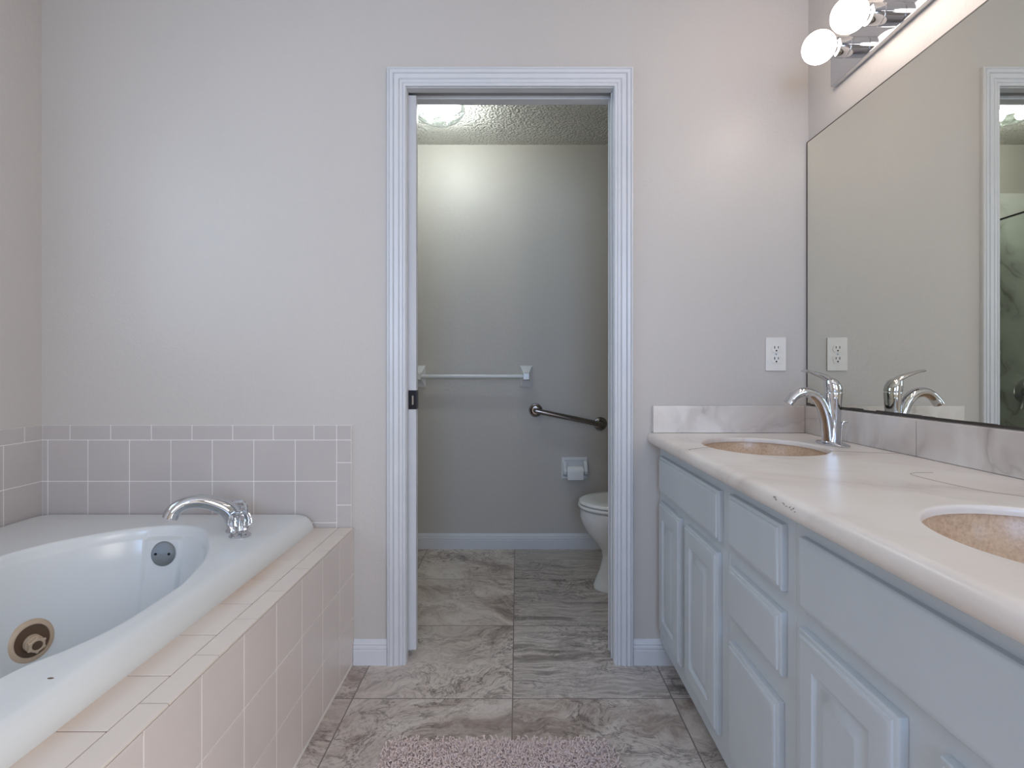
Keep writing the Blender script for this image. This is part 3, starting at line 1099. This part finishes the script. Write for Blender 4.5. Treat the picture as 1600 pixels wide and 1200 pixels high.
# ---- outlet on the doorway wall
ox, oz = (1211.5 - VX) / F * D, H - (553.5 - VY) / F * D
ol = empty('wall_outlet', (ox, D, oz), 'white duplex wall outlet above the backsplash beside the mirror', 'outlet')
bm = bmesh.new(); box(bm, (ox - .0365, D - .006, oz - .060), (ox + .0365, D - .0002, oz + .060), .0025, 2); build('cover_plate', bm, M['plate'], ol)
for s in (-1, 1):
    zc = oz + .0195 * s
    bm = bmesh.new()
    pr = []
    for a in range(40):
        t_ = 2 * math.pi * a / 40
        pr.append((.0175 * math.cos(t_), max(-.0135, min(.0135, .0175 * math.sin(t_)))))
    loft(bm, [[Vector((ox + a, D - .0055, zc + b)) for a, b in pr], [Vector((ox + a, D - .0078, zc + b)) for a, b in pr], [Vector((ox + a * .96, D - .0082, zc + b * .96)) for a, b in pr]])
    rc = build('receptacle', bm, M['plate'], ol)
    bm = bmesh.new()
    box(bm, (ox - .0078, D - .0085, zc + .000), (ox - .0050, D - .0078, zc + .0095))
    box(bm, (ox + .0052, D - .0085, zc + .001), (ox + .0078, D - .0078, zc + .0088))
    lathe(bm, [(0.0005, 0), (.0030, 0), (.0030, .0007), (.0005, .0008)], (ox, D - .0078, zc - .0068), (0, -1, 0), n=14)
    build('slots', bm, M['slot'], rc)
bm = bmesh.new(); lathe(bm, [(.0005, 0), (.003, 0), (.0026, .0012), (.0005, .0016)], (ox, D - .006, oz), (0, -1, 0), n=14); build('screw', bm, M['satin'], ol)

# ================================================================== TOILET ROOM
# ---- towel bar
zt = H - (588 - VY) / F * YF
tb = empty('towel_bar', (-.25, YF, zt), 'white towel bar with flared ceramic posts on the toilet room wall', 'towel bar')
xp = [(656 - VX) / F * YF, (822 - VX) / F * (YF - .01)]
for x in xp:
    bm = bmesh.new()
    def sq(hw, hh, off, dz=0):
        return [Vector((x + a * hw, YF - off, zt + dz + b * hh)) for a, b in ((-1, -1), (-.5, -1), (0, -1), (.5, -1), (1, -1), (1, -.5), (1, 0), (1, .5), (1, 1), (.5, 1), (0, 1), (-.5, 1), (-1, 1), (-1, .5), (-1, 0), (-1, -.5))]
    loft(bm, [sq(.036, .063, .0003), sq(.036, .063, .007), sq(.033, .058, .011), sq(.024, .038, .024), sq(.019, .024, .042), sq(.018, .020, .062), sq(.016, .017, .068)])
    build('post', bm, M['ceramic'], tb, angle=25)
bm = bmesh.new(); tube(bm, [(xp[0] + .017, YF - .052, zt), (xp[1] - .017, YF - .052, zt)], .0115, 20); build('bar', bm, M['ceramic'], tb)

# ---- grab bar
g0, g1 = at(837, 641, YF), at(938, 662, YF)
gb = empty('grab_bar', g0, 'short dark polished steel grab bar sloping down toward the toilet', 'grab bar')
for g in (g0, g1):
    bm = bmesh.new()
    lathe(bm, [(.001, .0003), (.040, .0003), (.040, .004), (.037, .008), (.034, .0085), (.031, .012), (.024, .0145), (.020, .015)], g, (0, -1, 0), n=36)
    build('flange', bm, M['chrome_dark'], gb)
off = Vector((0, -1, 0))
ax = (g1 - g0).normalized()
bm = bmesh.new()
pts = spline([g0 + off * .014, g0 + off * .030 + ax * .002, g0 + off * .043 + ax * .012, g0 + off * .048 + ax * .030, g1 + off * .048 - ax * .030, g1 + off * .043 - ax * .012, g1 + off * .030 - ax * .002, g1 + off * .014], 6)
tube(bm, pts, .0158, 20)
build('rail', bm, M['chrome_dark'], gb)

# ---- recessed paper holder and roll
a0, a1 = at(877, 714, YF), at(918, 748, YF)
hx, hz = (a0.x + a1.x) / 2, (a0.z + a1.z) / 2
hw, hh = .077, .064
ph = empty('toilet_paper_holder', (hx, YF, hz), 'white ceramic toilet paper holder on the wall beside the toilet', 'paper holder')
bm = bmesh.new()
rr = []
for ins, o in ((0, .0003), (0, .006), (.004, .010), (.012, .011), (.017, .009), (.019, .003)):
    w2, h2 = hw - ins, hh - ins
    rr.append([Vector((hx + a, YF - o, hz + b)) for a, b in ((-w2, -h2), (w2, -h2), (w2, h2), (-w2, h2))])
loft(bm, rr, False, True)
build('holder_plate', bm, M['ceramic'], ph)
for s in (-1, 1):
    bm = bmesh.new()
    cx = hx + s * .061
    prof = [(0, .040), (.012, .042), (.035, .030), (.055, .006), (.060, -.012), (.055, -.026), (.035, -.034), (.012, -.044), (0, -.046)]
    loft(bm, [[Vector((cx - .009, YF - .006 - a, hz + b)) for a, b in prof], [Vector((cx + .009, YF - .006 - a, hz + b)) for a, b in prof]])
    build('arm', bm, M['ceramic'], ph)
bm = bmesh.new(); tube(bm, [(hx - .053, YF - .050, hz - .008), (hx + .053, YF - .050, hz - .008)], .008, 16); build('spindle', bm, M['ceramic'], ph)
rl = empty('toilet_paper_roll', (hx - .002, YF - .050, hz - .012), 'small white toilet paper roll hanging in the ceramic wall holder', 'toilet paper')
bm = bmesh.new()
ro = Vector((hx - .002 - .047, YF - .050, hz - .012))
lathe(bm, [(.0125, 0), (.030, 0), (.0305, .001), (.0305, .093), (.030, .094), (.0125, .094), (.0125, 0)], ro, (1, 0, 0), n=40)
box(bm, (ro.x + .001, YF - .0812, hz - .056), (ro.x + .093, YF - .0802, hz - .012))
build('paper', bm, M['paper'], rl)

# ---- toilet, facing left
TY = 2.615
to = empty('toilet', (.62, TY, 0), 'white porcelain toilet with closed lid, partly hidden behind the door frame', 'toilet')


def egg(xf, xb, hw_, z, n=48):
    """egg outline: rounded front at xf, blunter back at xb"""
    out = []
    xf -= .013
    xm = xf + (xb - xf) * .55
    for k in range(n):
        a = 2 * math.pi * k / n
        c, s = math.cos(a), math.sin(a)
        x = xm - c * (xm - xf) if c > 0 else xm - (abs(c) ** .8) * -1 * (xb - xm)
        out.append(Vector((x, TY + hw_ * math.copysign(abs(s) ** .9, s), z)))
    return out


bm = bmesh.new()
loft(bm, [egg(.385, .90, .118, 0), egg(.383, .90, .120, .012), egg(.392, .90, .112, .035), egg(.415, .90, .098, .09), egg(.428, .88, .094, .15), egg(.420, .86, .104, .185),
          egg(.390, .85, .128, .225), egg(.352, .84, .152, .27), egg(.328, .83, .170, .315), egg(.318, .82, .180, .35), egg(.320, .82, .182, .378), egg(.326, .82, .178, .386)])
build('bowl', bm, M['porcelain'], to, angle=60)
bm = bmesh.new()
loft(bm, [egg(.326, .79, .176, .3865), egg(.326, .79, .176, .391), egg(.312, .79, .188, .393), egg(.310, .79, .190, .397), egg(.311, .79, .189, .405), egg(.317, .79, .183, .408)])
build('seat', bm, M['porcelain'], to, angle=60)
bm = bmesh.new()
loft(bm, [egg(.325, .79, .176, .4083), egg(.325, .79, .176, .4125), egg(.314, .79, .187, .4145), egg(.315, .79, .186, .422), egg(.327, .785, .174, .4285), egg(.38, .76, .125, .4315)])
build('lid', bm, M['porcelain'], to, angle=60)
bm = bmesh.new()
box(bm, (.70, TY - .10, .30), (.92, TY + .10, .386), .02, 3)
box(bm, (.825, TY - .215, .386), (1.015, TY + .215, .735), .025, 4)
build('tank', bm, M['porcelain'], to, angle=60)
bm = bmesh.new(); box(bm, (.815, TY - .225, .7355), (1.022, TY + .225, .770), .012, 3); build('tank_lid', bm, M['porcelain'], to, angle=60)
bm = bmesh.new()
tube(bm, [(.826, TY + .15, .68), (.812, TY + .15, .68)], .010, 14); tube(bm, [(.814, TY + .15, .68), (.812, TY + .07, .672)], .006, 12)
build('flush_lever', bm, M['chrome'], to)

# ---- ceiling light
LX, LY = -.392, 2.69
cl_ = empty('ceiling_light', (LX, LY, ZC2), 'clear ribbed glass dome ceiling light glowing in the toilet room', 'ceiling light')
bm = bmesh.new(); lathe(bm, [(.001, 0), (.118, 0), (.118, -.010), (.112, -.016), (.001, -.016)], (LX, LY, ZC2 - .0003), n=48); build('canopy', bm, M['trim'], cl_)
bm = bmesh.new()
nn = 96
prof = [(.112, -.014), (.128, -.018), (.131, -.030), (.126, -.046), (.110, -.068), (.082, -.086), (.047, -.097), (.015, -.102), (.001, -.1025)]
rings = []
for r, h in prof:
    rings.append([Vector((LX + math.cos(2 * math.pi * k / nn) * (r + (.0012 if k % 2 else -.0012) * min(1, r / .05)), LY + math.sin(2 * math.pi * k / nn) * (r + (.0012 if k % 2 else -.0012) * min(1, r / .05)), ZC2 + h)) for k in range(nn)])
loft(bm, rings, False, True)
build('glass_dome', bm, M['dome'], cl_, angle=80)
for k, (bxx, byy) in enumerate(((-.045, -.01), (.045, .01))):
    bm = bmesh.new()
    c = Vector((LX + bxx, LY + byy, ZC2 - .062))
    lathe(bm, [(.0005, -.024), (.012, -.021), (.020, -.012), (.0235, 0), (.020, .012), (.013, .022), (.0125, .028)], c, n=24)
    build('bulb', bm, M['lamp'], cl_)

# ---- shower at the left of the toilet room (seen in the mirror)
XG = -.665
bm = bmesh.new()
box(bm, (XTL, YF - .012, 0), (XG - .02, YF, 2.10))
struct('trim_7', bm, M['shower_marble'], smooth=False)
bm = bmesh.new()
box(bm, (XTL, Y2, 0), (XTL + .012, YF - .012, 2.10))
struct('trim_8', bm, M['shower_marble'], smooth=False)
sc = empty('shower_curb', (XG, 2.6, 0), 'low marble curb under the shower glass reflected in the mirror', 'shower curb')
bm = bmesh.new(); box(bm, (XG - .05, Y2 + .02, 0), (XG + .03, YF - .016, .09), .006, 2); build('curb', bm, M['shower_marble'], sc)
sg = empty('shower_glass_panel', (XG, 2.6, .09), 'greenish glass shower panel seen only in the mirror, through the reflected doorway', 'shower panel')
bm = bmesh.new(); box(bm, (XG - .004, Y2 + .03, .0905), (XG + .004, YF - .016, 1.905)); build('glass', bm, M['shower_glass'], sg, smooth=False)
bm = bmesh.new(); box(bm, (XG - .006, Y2 + .03, 1.9052), (XG + .006, YF - .016, 1.914)); build('top_rail', bm, M['bronze'], sg)
va = empty('shower_valve', (-.93, YF - .012, .93), 'chrome shower valve with lever on the marble shower wall, seen in the mirror', 'shower valve')
bm = bmesh.new()
vo = Vector((-.93, YF - .0123, .93))
lathe(bm, [(.001, 0), (.075, 0), (.075, .004), (.068, .009), (.030, .013), (.026, .05), (.022, .056), (.001, .058)], vo, (0, -1, 0), n=40)
build('escutcheon', bm, M['chrome'], va)
bm = bmesh.new()
tube(bm, spline([vo + Vector((0, -.045, 0)), vo + Vector((.03, -.055, -.02)), vo + Vector((.07, -.06, -.06)), vo + Vector((.085, -.058, -.10))], 5), .009, 14)
build('lever', bm, M['chrome'], va)

# ---- shag bath mat at the viewer's feet
rg = empty('bath_mat', (-.05, 1.25, 0), 'shaggy pinkish bath mat on the tile floor at the bottom edge', 'bath mat')
rx0, rx1, ry0, ry1 = -.368, .268, .98, 1.520
bm = bmesh.new(); 
out_ = [(rx0, ry0), (rx1, ry0)] + [(rx1 - .06 + .06 * math.cos(q), ry1 - .06 + .06 * math.sin(q)) for q in [math.pi / 2 * k / 8 for k in range(9)]] + \
       [(rx0 + .06 - .06 * math.cos(q), ry1 - .06 + .06 * math.sin(q)) for q in [math.pi / 2 * k / 8 for k in range(8, -1, -1)]]
loft(bm, [[Vector((x, y, z)) for x, y in out_] for z in (.0005, .006)])
build('backing', bm, M['rug'], rg)
bm = bmesh.new()
random.seed(11)
for k in range(9000):
    x = random.uniform(rx0 - .008, rx1 + .008)
    y = 1.20 + (ry1 + .006 - 1.20) * random.random() if k < 7600 else random.uniform(ry0, 1.20)
    e_ = min(x - rx0, rx1 - x, ry1 - y) / .05
    if e_ < 1 and random.random() > .35 + .65 * max(0, e_): continue
    if math.hypot(max(0, abs(x - (rx0 + rx1) / 2) - (rx1 - rx0) / 2 + .06), max(0, y - ry1 + .06)) > .068: continue
    a = random.uniform(0, 2 * math.pi)
    L_ = random.uniform(.010, .020)
    b = Vector((x, y, .005))
    tip = b + Vector((math.cos(a) * L_ * .8, math.sin(a) * L_ * .8, random.uniform(.003, .012)))
    mid = (b + tip) / 2 + Vector((0, 0, .005))
    w_ = .0022
    s = Vector((-math.sin(a), math.cos(a), 0)) * w_
    u = Vector((0, 0, w_))
    r0 = [bm.verts.new(b + s), bm.verts.new(b - s), bm.verts.new(b + u)]
    r1 = [bm.verts.new(mid + s), bm.verts.new(mid - s), bm.verts.new(mid + u)]
    tp = bm.verts.new(tip)
    for i in range(3):
        j = (i + 1) % 3
        bm.faces.new((r0[i], r0[j], r1[j], r1[i]))
        bm.faces.new((r1[i], r1[j], tp))
tag(build('pile', bm, M['rug'], rg), kind='stuff')
